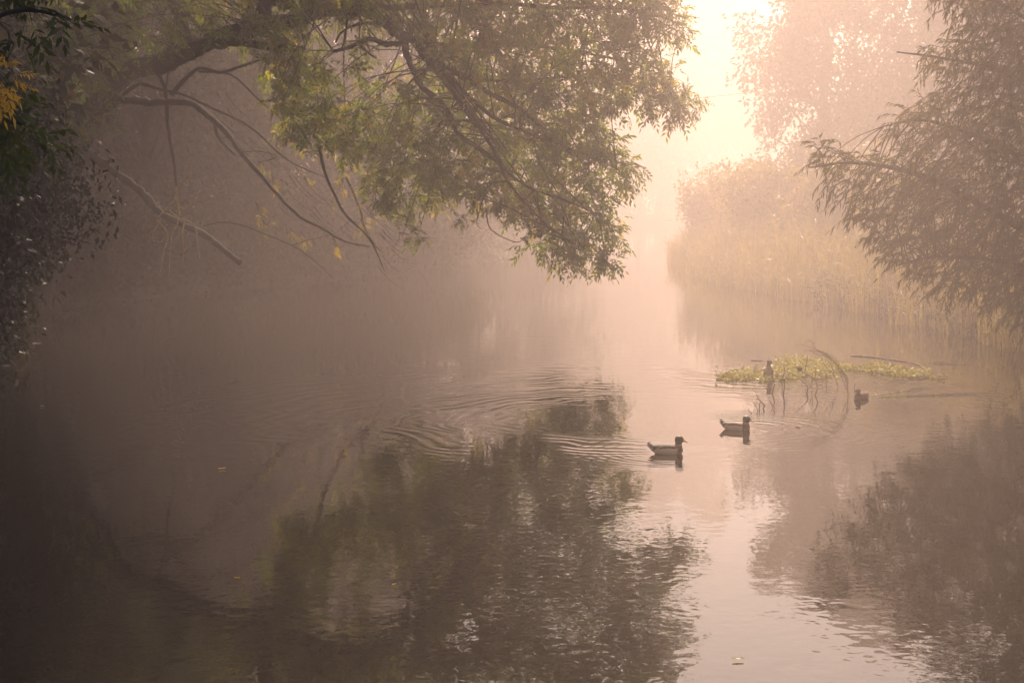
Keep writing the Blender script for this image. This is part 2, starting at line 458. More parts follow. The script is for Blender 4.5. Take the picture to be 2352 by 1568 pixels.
for px, d, r, h, lab in [
    (-350, 15.5, 1.7, 5.0, 'added bush, leaves coloured black as shade, at the extreme left edge, closest to the camera'),
    (-190, 21, 2.1, 5.2, 'added bush, leaves coloured black as shade, at the left edge, second from the camera'),
    (-90, 27, 2.6, 5.5, 'added bush, leaves coloured black as shade, overhanging the water at the left edge, third from the camera'),
    (-60, 36, 2.6, 4.2, 'dark shaded bush at the foot of the leaning ash trunk'),
    (210, 47, 2.6, 3.2, 'dim bush at the water below the pale hanging twigs'),
    (470, 54, 2.8, 3.0, 'dim bush in the mist behind the broken end of the dead limb'),
    (595, 58, 3.0, 3.4, 'dim bush at the far waterline between the dead limb and the drooping bare branch tips'),
    (850, 63, 3.2, 3.6, 'hazy bush at the far waterline just right of the drooping bare branch tips'),
    (940, 70, 3.2, 3.6, 'hazy bush at the far waterline below the lowest tuft of the ash crown'),
    (760, 60, 3.0, 3.0, 'hazy bush at the far waterline below the drooping bare branch tips'),
    (1010, 77, 3.2, 3.2, 'very pale bush at the far waterline below the ash crown'),
    (1230, 104, 3.6, 3.4, 'faintest bush at the far waterline, nearest the open fog')]:
    x = (px - CX) / F * d
    edge = float(np.interp(d, LY, LX))
    x = min(x, edge + (.9 if d < 25 else -.3))
    bush('bank_bush', (x, d, max(.05, gz(x, d))), r, h, 26000 if d < 30 else 9000, .125 if d < 30 else .18 if d < 40 else .24, M_shade_dark if d < 30 else M_wood, lab, 'bushes along the left bank')

# ------------------------------------------------------------------ the big ash
ash = empty('ash_tree', P(60, 720, 43.5))
tag(ash, 'big ash tree leaning from the left bank, its green crown arching over the water', 'tree')
def limb(name, pts, r0, r1, mat=M_bark, sides=8, sub=5, wob=.04, parent=ash):
    q = np.array([tuple(p) for p in pts]); n = len(q)
    if n > 3: q[1:-1] += rng.standard_normal((n - 2, 3)) * (np.linspace(r0, r1, n)[1:-1, None] * .55 + .012)
    path = smooth_path(q, sub + 2)
    path[1:-1] += rng.standard_normal((len(path) - 2, 3)) * (np.linspace(r0, r1, len(path))[1:-1, None] * .10)
    mb = MB(); tube(mb, path, r0, r1, sides, wob + .05)
    return mb.build(name, mat, parent, True)
limb('trunk', [P(60, 740, 43.5), P(106, 543, 42.5), P(140, 440, 41.8), P(172, 345, 41), P(205, 255, 40.4)], .36, .27, sides=10)
LIMBS = []
def bough(pts, r0, r1, name='bough', mat=M_bark, keep=True, **kw):
    if keep: LIMBS.append(smooth_path(pts, 6))
    return limb(name, pts, r0, r1, mat, **kw)
bough([P(180, 320, 40.8), P(232, 218, 40.1), P(300, 168, 39.6), P(370, 130, 39.2), P(440, 108, 38.8), P(500, 84, 38.5), P(600, 62, 38.2)], .29, .19, sides=10)
bough([P(405, 116, 39), P(480, 102, 38.6), P(560, 101, 38.3), P(640, 104, 38), P(702, 111, 37.9)], .15, .06)
bough([P(560, 68, 38.3), Z6(140, 120, 38), Z6(250, 90, 37.8), Z6(400, 62, 37.6), Z6(580, 76, 37.4), Z6(700, 95, 37.3), Z6(800, 150, 37.1), Z6(880, 222, 36.9), Z6(950, 300, 36.8), Z6(1050, 345, 36.7), Z6(1250, 450, 36.6), Z6(1420, 560, 36.5), Z6(1560, 700, 36.5)], .20, .03)
bough([Z6(120, 120, 38.1), Z6(190, 50, 38.3), Z6(300, 10, 38.4), Z6(420, -90, 38.4), Z6(640, -260, 38.2), Z6(900, -420, 38)], .14, .05)
bough([Z6(380, 62, 37.7), Z6(400, 20, 37.9), Z6(440, -60, 38), Z6(700, -220, 37.6), Z6(1100, -330, 37.2), Z6(1500, -330, 37)], .12, .04)
bough([Z6(560, 70, 37.5), Z6(680, 50, 37.5), Z6(820, 44, 37.4), Z6(1000, 20, 37.2), Z6(1300, 10, 37), Z6(1600, 30, 37), Z6(1900, 40, 36.8), Z6(2120, 90, 36.6)], .11, .02)
bough([P(600, 62, 38.2), P(640, -150, 38.4), P(620, -500, 38.6), P(680, -900, 38.4), P(640, -1250, 38.2)], .2, .05)
bough([P(440, 108, 38.8), P(340, -150, 38.8), P(240, -550, 38.6), P(200, -950, 38.4)], .17, .04)
bough([P(640, -300, 38.4), P(900, -600, 38), P(1150, -800, 37.6), P(1280, -1000, 37.4)], .1, .03)
bough([Z6(820, 165, 37.1), Z6(850, 275, 37.0), Z6(925, 425, 36.8), Z6(1020, 520, 36.7), Z6(1100, 640, 36.6), Z6(1200, 740, 36.5), Z6(1290, 820, 36.5), Z6(1340, 900, 36.5), Z6(1420, 1000, 36.5), Z6(1560, 1130, 36.5), Z6(1720, 1240, 36.4)], .085, .015)
bough([Z6(880, 222, 36.9), Z6(1000, 365, 36.7), Z6(1085, 450, 36.6), Z6(1150, 560, 36.5), Z6(1250, 700, 36.4), Z6(1330, 830, 36.4), Z6(1450, 930, 36.4), Z6(1640, 1000, 36.4), Z6(1780, 1060, 36.4)], .07, .014)
bough([Z6(950, 300, 36.8), Z6(1100, 420, 36.6), Z6(1250, 560, 36.5), Z6(1400, 650, 36.6), Z6(1600, 720, 36.7), Z6(1800, 800, 36.8), Z6(1900, 850, 36.8)], .06, .012)
bough([Z6(960, 310, 36.8), Z6(1150, 380, 37.2), Z6(1400, 400, 37.6), Z6(1700, 380, 38), Z6(1950, 440, 38), Z6(2180, 520, 38)], .06, .012)
bough([Z6(860, 200, 36.9), Z6(1050, 240, 37.6), Z6(1350, 230, 38), Z6(1700, 250, 38.2), Z6(2000, 330, 38.3), Z6(2150, 420, 38.3)], .06, .012)
for k in range(9):          # the bundle of parallel hanging shoots seen across the middle of the crown
    a = rng.uniform(0, 1)
    s0 = (900 + 160 * a + rng.uniform(-20, 20), 250 + 110 * a)
    ln = rng.uniform(300, 520)
    e = (s0[0] + ln * .62, s0[1] + ln * .85)
    bough([Z6(*s0, 36.7), Z6(s0[0] + ln * .2, s0[1] + ln * .28 + rng.uniform(-20, 20), 36.5), Z6(s0[0] + ln * .42, s0[1] + ln * .6, 36.4), Z6(*e, 36.3)], .035, .012, 'branch', M_twig, sides=5)
bough([Z6(720, 118, 37.2), Z6(640, 108, 37), Z6(560, 130, 36.9), Z6(510, 170, 36.8), Z6(488, 212, 36.8)], .045, .02, 'branch', keep=False)
bough([Z6(840, 215, 37), Z6(740, 205, 37), Z6(650, 198, 36.9), Z6(560, 240, 36.8), Z6(480, 256, 36.8)], .075, .04)
bough([Z6(610, 225, 36.9), Z6(650, 262, 36.9), Z6(692, 292, 36.9)], .04, .02, 'branch', keep=False)
# lower bare boughs on the left
bough([Z5(560, 600, 40.6), Z5(650, 577, 40.3), Z5(800, 550, 40), Z5(920, 545, 39.8), Z5(1040, 560, 39.6), Z5(1100, 600, 39.5), Z5(1170, 660, 39.4), Z5(1220, 722, 39.3), Z5(1290, 825, 39.2), Z5(1400, 940, 39), Z5(1600, 1150, 38.8), Z5(1740, 1240, 38.6), Z5(1860, 1310, 38.5), Z5(2000, 1335, 38.4)], .11, .018, keep=False)
bough([Z5(615, 575, 40.4), Z5(680, 490, 40.2), Z5(765, 465, 40), Z5(880, 476, 39.8), Z5(1000, 510, 39.7), Z5(1150, 580, 39.5), Z5(1350, 690, 39.3), Z5(1500, 822, 39.2), Z5(1600, 885, 39.1), Z5(1760, 960, 39)], .06, .012, keep=False)
bough([Z5(600, 500, 40.4), Z5(700, 430, 40.1), Z5(800, 370, 39.8), Z5(830, 355, 39.7)], .05, .03, 'branch', keep=False)
bough([Z5(825, 350, 39.6), Z5(875, 440, 39.7), Z5(898, 510, 39.8), Z5(908, 700, 39.6), Z5(932, 900, 39.4), Z5(955, 1010, 39.3)], .06, .03, keep=False)
bough([Z5(922, 300, 39.4), Z5(912, 380, 39.5), Z5(898, 480, 39.7)], .03, .025, 'branch', keep=False)
bough([Z5(930, 510, 39.8), Z5(1000, 440, 39.5), Z5(1080, 385, 39.2), Z5(1200, 388, 39), Z5(1330, 350, 38.8), Z5(1440, 315, 38.6)], .06, .03, keep=False)
bough([Z5(1080, 388, 39.2), Z5(1250, 410, 39), Z5(1420, 552, 38.8), Z5(1520, 640, 38.6)], .035, .012, 'branch', keep=False)
bough([Z5(420, 790, 41), Z5(600, 920, 40.6), Z5(750, 1040, 40.2), Z5(880, 1150, 40), Z5(1090, 1270, 39.7), Z5(1180, 1330, 39.5), Z5(1300, 1422, 39.3)], .11, .06, 'dead_limb', M_bark, keep=False, wob=.1)
bough([Z5(1100, 1222, 39.7), Z5(1200, 1205, 39.4), Z5(1300, 1215, 39.2), Z5(1420, 1270, 39), Z5(1580, 1330, 38.8), Z5(1680, 1390, 38.7), Z5(1800, 1500, 38.6)], .028, .008, 'branch', M_twig, keep=False, sides=5)
bough([Z5(1580, 1328, 38.8), Z5(1680, 1290, 38.6), Z5(1800, 1260, 38.5), Z5(1900, 1190, 38.4)], .012, .006, 'branch', M_twig, keep=False, sides=5)
bough([Z5(1160, 640, 39.4), Z5(1180, 740, 39.3), Z5(1270, 840, 39.2)], .05, .02, 'branch', keep=False)
bough([Z5(1300, 825, 39.2), Z5(1400, 815, 39), Z5(1500, 850, 38.9), Z5(1400, 880, 38.9)], .02, .01, 'branch', M_twig, keep=False, sides=5)
for pts in ([(955, 1005), (945, 1080), (900, 1130), (855, 1175)], [(955, 1010), (968, 1100), (1000, 1130), (1040, 1090), (1070, 1040)],
            [(918, 1140), (960, 1170), (1045, 1215), (1068, 1320), (1082, 1402)], [(968, 1100), (962, 1205), (930, 1260), (928, 1380), (916, 1472)],
            [(850, 1190), (905, 1265), (885, 1370), (865, 1495)], [(1000, 1195), (983, 1270), (994, 1370), (985, 1425)], [(870, 1180), (830, 1290), (870, 1310), (900, 1280)],
            [(1000, 990), (1030, 950), (1032, 890)], [(994, 1365), (1010, 1330), (985, 1290)]):
    bough([Z5(a, b, 39.3 - .1 * i) for i, (a, b) in enumerate(pts)], .024, .012, 'dead_twig', M_pale, keep=False, sides=5)
bough([Z6(405, 720, 36.8), Z6(440, 860, 36.8), Z6(490, 970, 36.8), Z6(540, 1060, 36.8), Z6(620, 1140, 36.7), Z6(680, 1215, 36.7), Z6(732, 1345, 36.7)], .04, .012, 'branch', M_twig, keep=False)
bough([Z6(540, 880, 37), Z6(600, 1030, 36.9), Z6(630, 1130, 36.8), Z6(700, 1245, 36.7), Z6(745, 1260, 36.7), Z6(755, 1215, 36.7)], .02, .008, 'branch', M_pale, keep=False, sides=5)
bough([Z6(1230, 960, 36.5), Z6(1195, 1060, 36.5), Z6(1190, 1120, 36.5), Z6(1218, 1140, 36.5)], .014, .007, 'branch', M_twig, keep=False, sides=5)
bough([Z6(1235, 1040, 36.5), Z6(1255, 1120, 36.5), Z6(1310, 1180, 36.5), Z6(1395, 1192, 36.5), Z6(1450, 1150, 36.5)], .016, .008, 'branch', M_twig, keep=False, sides=5)
# extra twigs dangling from the bare boughs
for k in range(46):
    a, b = rng.uniform(1150, 2150), 0
    b = np.interp(a, [1150, 1300, 1600, 1850, 2150], [640, 850, 1150, 1300, 1330]) + rng.uniform(-260, 120)
    ln = rng.uniform(60, 200); cur = rng.uniform(-60, 60)
    dd = rng.uniform(38.4, 40)
    tw = MB(); tube(tw, smooth_path([Z5(a, b, dd), Z5(a + ln * .4, b + ln * .4 + cur * .3, dd - .1), Z5(a + ln * .8 + cur * .4, b + ln * .6 + cur, dd - .2)], 4), .010, .004, 4)
    tw.build('twig', M_twig, ash, True)

allimb = np.concatenate(LIMBS)
ash_polys = []
main_poly = [(600, 60), (640, -60), (900, -70), (1200, -70), (1500, -70), (1535, 0), (1562, 60), (1540, 88), (1470, 75), (1432, 92), (1505, 135), (1560, 190), (1588, 242),
             (1550, 252), (1470, 240), (1425, 228), (1395, 280), (1412, 330), (1452, 385), (1438, 412), (1385, 395), (1352, 420), (1388, 470), (1408, 530),
             (1370, 540), (1395, 580), (1378, 602), (1330, 588), (1262, 575), (1210, 540), (1180, 490), (1105, 440), (1040, 455), (980, 455), (925, 465), (868, 445),
             (840, 410), (835, 370), (760, 315), (668, 300), (625, 240), (615, 160)]
bare = [[(690, 10), (930, 60), (960, 120), (900, 205), (760, 215), (700, 130)]]                     # window onto the limbs
bandp = [(900, 100), (960, 110), (1130, 250), (1240, 420), (1180, 430), (1050, 330), (950, 210)]      # limbs show in front here
top_poly = [(-350, -420), (-200, -1300), (300, -1560), (850, -1580), (1200, -1300), (1400, -800), (1440, -430), (1500, -180), (1510, -70), (640, -60), (-250, -40)]
left_poly = [(-60, -40), (600, -40), (612, 60), (575, 105), (500, 72), (430, 80), (360, 105), (280, 135), (190, 170), (240, 200), (238, 265), (170, 285), (105, 240), (60, 150), (-60, 140)]
crown = MB(); sprigs = MB()

def spray(c, g, n, rad, L, tone, lf=crown, st=sprigs, twr=.008, pairs=4):
    c = np.array(c); g = nrm(np.array(g))
    ntw = 4
    B, D, T = [], [], []
    for i in range(ntw):
        dr = nrm(g + .75 * rng.standard_normal(3))
        ln = rad * rng.uniform(.6, 1.15)
        end = c + dr * ln + np.array([0, 0, -.12 * ln])
        tube(st, np.array([c - g * .1, (c + end) / 2 + np.array([0, 0, .04]), end]), twr, twr * .5, 3, cap=False)
        for j in range(max(1, n // ntw)):
            t = rng.uniform(.15, 1.05)
            B.append(c + (end - c) * t + .04 * rng.standard_normal(3))
            D.append(dr * .6 + rng.standard_normal(3) * .8 + np.array([0, 0, -.15])); T.append(tone)
    compound(lf, B, D, L * rng.uniform(.75, 1.2, len(B)), np.clip(np.array(T) + .12 * rng.standard_normal(len(B)), 0, 1), pairs)

tips = []
def feed(c, r=.018):
    d = np.linalg.norm(allimb - np.array(c) - np.array([.5, 0, -.4]), axis=1)
    cand = np.flatnonzero(d < d.min() * 1.5 + .25)
    s0 = allimb[rng.choice(cand)]
    if rng.random() < .4: return
    if np.linalg.norm(s0 - np.array(c)) > .25:
        m = (s0 + np.array(c)) / 2 + np.array([0, 0, .12 * np.linalg.norm(s0 - np.array(c))]) + .08 * rng.standard_normal(3)
        tube(sprigs, smooth_path([s0, m, c], 3), r, r * .5, 4, cap=False)

cnt = 0
for (x, y) in poisson(main_poly, 24, 14000):
    if any(in_poly(b, np.array([x]), np.array([y]))[0] for b in bare) and rng.random() < .85: continue
    band = in_poly(bandp, np.array([x]), np.array([y]))[0]
    if band and rng.random() < .2: continue
    edge = min(math.hypot(x - a, y - b) for a, b in main_poly[5:36])
    d = (38.2 if band else 37.3) + rng.uniform(-1.4, 1.4) * min(1, .3 + edge / 160)
    c = P(x, y, d)
    g = np.array([.55, rng.uniform(-.6, .3), -.3 + rng.uniform(-.45, .45)])
    tone = np.clip(.55 + .18 * rng.standard_normal() + (.1 if x > 1000 and y < 250 else 0), .05, .95)
    feed(c)
    spray(c, g, 16, .40, .36, tone); cnt += 1
for pts, n in (([(905, 505), (935, 520), (960, 540), (925, 540), (975, 552)], 7), ([(1050, 495), (1068, 500)], 7), ([(1300, 585), (1350, 600), (1392, 600), (1275, 580)], 8),
               ([(1590, 245), (1600, 240), (1575, 225)], 6), ([(1570, 70), (1560, 40)], 6), ([(1455, 395), (1465, 380)], 6), ([(1412, 540), (1418, 525)], 6)):
    for q in pts:
        c = P(*q, 36.6 + rng.uniform(-.3, .3)); feed(c, .012); spray(c, (.6, 0, -.5), n, .26, .27, .45)
for (x, y) in poisson(top_poly, 40, 14000):
    c = P(x, y, 38 + rng.uniform(-4.5, 4.5)); feed(c, .02)
    spray(c, (.3, rng.uniform(-.5, .5), .1), 22, .75, .44, np.clip(.45 + .15 * rng.standard_normal(), 0, 1))
for (x, y) in poisson(left_poly, 30, 5000):
    c = P(x, y, 37.8 + rng.uniform(-1.4, 1.4)); feed(c)
    yel = .45 if 400 < x < 600 and rng.random() < .45 else 0
    spray(c, (.5, rng.uniform(-.5, .5), -.3), 13, .45, .30, np.clip(.4 + yel + .14 * rng.standard_normal(), 0, 1))
# sparse yellowing leaves on the shaded bare boughs
for k in range(40):
    a = rng.uniform(560, 900); b = rng.uniform(150, 560)
    c = P(a, b, rng.uniform(38.5, 41)); spray(c, (.3, 0, -.6), 4, .2, .2, .98)
sprigs.build('twig', M_twig, ash)['kind'] = 'stuff'
crown.build('crown', M_ash, ash)
print('ash clusters', cnt)

# ------------------------------------------------------------------ nearer tree at the left edge with an orange spray
nb = empty('ash_sapling', (-7.8, 12.6, gz(-7.8, 12.6)))
tag(nb, 'nearer ash sapling reaching in at the left edge with one orange autumn spray', 'tree')
limb('trunk', [Vector((-7.8, 12.6, -.2)), Vector((-7.3, 12.6, 2)), Vector((-6.6, 12.6, 4)), Vector((-6.2, 12.6, 6.2))], .12, .04, parent=nb)
limb('bough', [Vector((-6.8, 12.6, 3.3)), P(-200, 300, 12.5), P(-40, 270, 12.4), P(60, 285, 12.3)], .045, .01, parent=nb)
limb('bough', [Vector((-6.65, 12.6, 3.8)), P(-220, 200, 12.5), P(-60, 190, 12.4), P(30, 195, 12.3)], .035, .008, parent=nb)
limb('bough', [Vector((-6.5, 12.6, 4.2)), P(-150, 60, 12.5), P(40, 20, 12.4), P(150, 40, 12.3)], .035, .008, parent=nb)
sc_, st2, so_ = MB(), MB(), MB()
for (x, y, n, t) in [(-60, 250, 7, .3), (-20, 265, 8, .35), (20, 255, 8, .35), (10, 300, 8, .4), (50, 290, 8, .45), (65, 315, 7, .5), (90, 330, 6, .5), (30, 330, 6, .4), (-30, 310, 7, .3),
                     (-120, 240, 8, .3), (-110, 150, 8, .25), (-60, 90, 7, .25), (10, 60, 6, .2), (-30, 30, 7, .2), (60, 25, 6, .25), (130, 35, 5, .3), (-120, 0, 8, .2), (90, -30, 7, .3), (0, -60, 8, .3),
                     (-150, 330, 8, .2), (-160, 420, 8, .15), (-90, 390, 7, .2), (-140, -90, 9, .2), (-60, -130, 9, .2), (40, -140, 8, .2), (-150, -230, 9, .2), (-20, -240, 9, .2)]:
    spray(P(x, y, 12.4 + rng.uniform(-.5, .5)), (.7, 0, -.5), n, .17, .24, t + .08, sc_, st2, .004)
compound(so_, [P(22, 165, 11.2), P(32, 172, 11.2), P(20, 185, 11.2), P(30, 182, 11.2), P(5, 165, 11.2), P(0, 175, 11.3)],
         [(-.35, 0, .9), (1, -.1, .2), (.5, -.1, -.8), (1, 0, -.3), (-.3, 0, .8), (.1, 0, -1)], [.14, .16, .14, .15, .14, .13], [.6, .9, .6, .6, .7, .5], 6, .18, .30, .34)
for q in [(0, 180), (-20, 165), (-30, 190)]:
    spray(P(*q, 11.4), (.5, 0, -.6), 5, .1, .2, .4, so_, st2, .003)
sc_.build('crown', M_sap, nb); st2.build('twig', M_twig, nb)['kind'] = 'stuff'
o = so_.build('autumn_foliage', M_orange, nb); o['label'] = 'orange autumn leaf spray'
o = bpy.context.scene.objects
# a second, darker nearer ash spray at the edge of the bough
# ------------------------------------------------------------------ willow on the right
wl = empty('willow_tree', (11.9, 29.5, gz(11.9, 29.5)))
tag(wl, 'shaded narrow leaved willow leaning in over the water from the right edge', 'tree')
limb('trunk', [Vector((12.1, 29.5, -.2)), Vector((11.4, 29.3, 3)), Vector((11.0, 29, 6)), Vector((10.6, 28.6, 10))], .3, .1, parent=wl)
WL = []
def wb(pts, r0, r1):
    WL.append(smooth_path(pts, 6)); limb('bough', pts, r0, r1, parent=wl)
wb([Vector((11.6, 29.3, 2.2)), P(2420, 560, 29), P(2250, 480, 28.5), P(2100, 400, 28), P(1960, 370, 27.8), P(1860, 385, 27.6)], .09, .012)
wb([Vector((11.5, 29.3, 2.6)), P(2440, 420, 29), P(2280, 330, 28.7), P(2130, 280, 28.5), P(2030, 290, 28.3)], .08, .012)
wb([Vector((11.2, 29.1, 4.5)), P(2430, 240, 28.8), P(2300, 170, 28.6), P(2160, 130, 28.5), P(2060, 120, 28.4)], .07, .012)
wb([Vector((11.1, 29, 5.5)), P(2400, 60, 28.6), P(2280, 0, 28.4), P(2150, -20, 28.3)], .06, .012)
wb([Vector((11.7, 29.4, 1.4)), P(2420, 640, 28.6), P(2300, 600, 28), P(2150, 590, 27.6), P(2060, 610, 27.4)], .06, .01)
wb([Vector((10.9, 28.9, 7)), P(2380, -180, 28.5), P(2250, -230, 28.4), P(2120, -200, 28.3)], .06, .012)
wb([Vector((11.8, 29.4, .9)), P(2430, 720, 28), P(2360, 740, 27.5), P(2320, 760, 27.2)], .04, .008)
wall = np.concatenate(WL)
wpoly = [(2110, -60), (2150, 15), (2215, 50), (2170, 95), (2085, 115), (2120, 150), (2160, 185), (2090, 225), (2035, 265), (2020, 305), (2075, 330),
         (2040, 358), (1965, 362), (1900, 325), (1845, 330), (1850, 365), (1880, 395), (1870, 425), (1935, 455), (1930, 490), (1975, 520), (1965, 545), (2020, 565), (2000, 592),
         (2065, 622), (2110, 655), (2190, 672), (2240, 670), (2250, 695), (2310, 700), (2335, 760), (2480, 770), (2480, -60)]
wtop = [(2100, -330), (2180, -520), (2350, -600), (2600, -500), (2700, 0), (2480, -60), (2110, -60), (2060, -160)]
wcrown, wtw = MB(), MB()
def shoot(c, g, ln, n, lsz, tone):
    c = np.array(c); g = nrm(np.array(g))
    s_ = np.linspace(0, 1, 6)
    path = c + g * (ln * s_)[:, None] + np.array([0, 0, -1]) * (.30 * ln * s_ ** 2)[:, None]
    tube(wtw, path, .006, .002, 3, cap=False)
    t = np.linspace(.08, 1, n) + rng.uniform(-.02, .02, n)
    p = np.stack([np.interp(t, s_, path[:, k]) for k in range(3)], 1)
    tan = nrm(g + np.array([0, 0, -.6]) * t[:, None])
    sd = nrm(np.cross(tan, np.array([0, .3, 1])) + .5 * rng.standard_normal((n, 3)))
    sg = np.where(np.arange(n) % 2 == 0, 1., -1.)[:, None]
    dr = nrm(tan * .85 + sd * sg * .6 + .15 * rng.standard_normal((n, 3)) + np.array([0, 0, -.25]))
    simple_leaves(wcrown, p, dr, lsz * rng.uniform(.7, 1.15, n), lsz * .2, np.clip(tone + .14 * rng.standard_normal(n), 0, 1), .2)
for poly, r, nn in ((wpoly, 9.5, 30000), (wtop, 20, 7000)):
    for (x, y) in poisson(poly, r, nn):
        d = 28.2 + rng.uniform(-1.3, 1.3)
        c = P(x, y, d)
        up = rng.uniform(-.55, .45)
        g = np.array([rng.uniform(-1.1, -.1), rng.uniform(-.9, .9), rng.uniform(-.8, .75)])
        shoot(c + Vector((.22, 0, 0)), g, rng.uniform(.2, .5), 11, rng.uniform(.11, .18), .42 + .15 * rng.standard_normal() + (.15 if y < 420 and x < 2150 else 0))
        if rng.random() < .3:
            dd = np.linalg.norm(wall - np.array(c) - np.array([.4, 0, 0]), axis=1); s0 = wall[np.argmin(dd)]
            cc = np.array(c) + np.array([.25, 0, 0])
            tube(wtw, smooth_path([s0, (s0 + cc) / 2 + np.array([0, 0, .08]), cc], 3), .012, .006, 4, cap=False)
wdeep = [(2180, -40), (2290, 60), (2260, 180), (2200, 290), (2190, 360), (2060, 400), (2090, 500), (2150, 580), (2250, 640), (2350, 730), (2500, 740), (2500, -60)]
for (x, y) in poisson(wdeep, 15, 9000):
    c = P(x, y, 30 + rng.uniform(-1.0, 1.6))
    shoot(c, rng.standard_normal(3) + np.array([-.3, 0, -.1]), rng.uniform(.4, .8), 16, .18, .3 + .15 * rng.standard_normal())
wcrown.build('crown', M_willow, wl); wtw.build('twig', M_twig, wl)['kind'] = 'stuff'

# ------------------------------------------------------------------ right bank: far trees, shrubs, reeds
for px, d, hh, rad, lab, sc in [
    (1905, 80, 16.5, 4.2, 'tall pale amber tree fading into the fog behind the reeds', 0),
    (2150, 74, 15.5, 4.6, 'tall pale tree in the fog just left of and behind the willow', 0),
    (2440, 66, 13, 4.6, 'dim tree on the right bank hidden mostly behind the willow', 0)]:
    x = (px - CX) / F * d
    t = lobed_tree('fog_tree', (x, d, gz(x, d)), hh, rad, 34000, .28, M_far, M_bark, .04, 36, .4, (0, 0), True)
    tag(t, lab, 'tree', 'trees fading into fog on the right bank')
for px, d, r, h, lab in [
    (1640, 78, 2.6, 4.6, 'pale rounded shrub at the far end of the reeds beside the open fog'),
    (1760, 66, 2.8, 4.6, 'pale shrub rising out of the middle of the reed bed'),
    (1950, 57, 2.6, 4.2, 'greyish shrub in the reeds just left of the willow branches'),
    (2140, 48, 2.4, 3.6, 'dim shrub in the reeds behind the willow branches')]:
    x = (px - CX) / F * d
    bush('reedside_shrub', (x, d, max(.1, gz(x, d))), r, h, 8000, .22, M_reed, lab, 'shrubs on the right bank', 'shrub')
rb = MB()
N = 9000
yy = 30 + 70 * rng.random(N) ** 1.3
xx = np.interp(yy, RY, RX) + rng.gamma(1.6, 1.1, N) - .9 + .9 * np.array([noise.noise((b_ * .5, 4., 1.)) for b_ in yy])
hh = rng.uniform(.8, 2.5, N) * (1 + .45 * np.array([noise.noise((a_ * .7, b_ * .45, 1.)) for a_, b_ in zip(xx, yy)])) * np.clip((100 - yy) / 22, .35, 1) * np.clip(.55 + (xx - np.interp(yy, RY, RX) + .9) * .5, .4, 1)
zz = np.maximum(ground_z(xx, yy), -.05)
ang = rng.uniform(0, 6.283, N); bend = rng.uniform(.05, .75, N) * hh
b0 = np.stack([xx, yy, zz], 1); dirb = np.stack([np.cos(ang), np.sin(ang), 0 * ang], 1)
wdt = np.stack([-np.sin(ang), np.cos(ang), 0 * ang], 1) * rng.uniform(.012, .022, N)[:, None]
for a, b in ((0, .5), (.5, 1)):
    pa = b0 + dirb * (bend * a ** 2.2)[:, None] + np.array([0, 0, 1]) * (hh * (a - .12 * a ** 3))[:, None]
    pb = b0 + dirb * (bend * b ** 2.2)[:, None] + np.array([0, 0, 1]) * (hh * (b - .12 * b ** 3))[:, None]
    wa, wb_ = wdt * (1 - a * .4), wdt * (1 - b * .92)
    V = np.stack([pa - wa, pa + wa, pb + wb_, pb - wb_], 1).reshape(-1, 3)
    rb.add(V, np.arange(len(V)).reshape(-1, 4), np.clip(.45 + .22 * rng.standard_normal(N), 0, 1))
# side blades of the reeds
t = rng.uniform(.35, .85, N); p = b0 + dirb * (bend * t ** 2.2)[:, None] + np.array([0, 0, 1]) * (hh * t)[:, None]
a2 = rng.uniform(0, 6.283, N)
simple_leaves(rb, p, np.stack([np.cos(a2) * .7, np.sin(a2) * .7, rng.uniform(.1, .9, N)], 1), rng.uniform(.3, .6, N), .03, np.clip(.5 + .2 * rng.standard_normal(N), 0, 1), .3)
r_ = rb.build('reeds', M_reed)
tag(r_, 'pale reed bed along the right bank', kind='stuff')

# undergrowth trailing at the left waterline
ug = MB()
N = 9000
yy = rng.uniform(8, 110, N); xx = np.interp(yy, LY, LX) - rng.gamma(1.5, .8, N) + .5
zz = np.maximum(ground_z(xx, yy), 0) + rng.uniform(0, .8, N)
simple_leaves(ug, np.stack([xx, yy, zz], 1), rng.standard_normal((N, 3)) + np.array([.3, 0, .2]), rng.uniform(.15, .4, N), .09, np.clip(.4 + .2 * rng.standard_normal(N), 0, 1))
N = 5000
yy = rng.uniform(18, 48, N); xx = np.interp(yy, RY, RX) + rng.gamma(1.5, .6, N) - .5
zz = np.maximum(ground_z(xx, yy), 0) + rng.uniform(0, .7, N)
simple_leaves(ug, np.stack([xx, yy, zz], 1), rng.standard_normal((N, 3)) + np.array([-.3, 0, .3]), rng.uniform(.15, .4, N), .07, np.clip(.45 + .2 * rng.standard_normal(N), 0, 1))
tag(ug.build('undergrowth', M_wood), 'dark undergrowth trailing along the left waterline', kind='stuff')

# ------------------------------------------------------------------ cable
cb = MB()
tube(cb, smooth_path([P(1100, 238, 62), P(1350, 236, 66), P(1500, 231, 70), P(1605, 225, 74), P(1715, 214, 78), P(1860, 198, 84)], 8), .014, .014, 5)
tag(cb.build('overhead_cable', M_cable, origin=tuple(P(1605, 225, 74))), 'thin overhead cable crossing the fog gap between the ash and the far tree', 'cable')

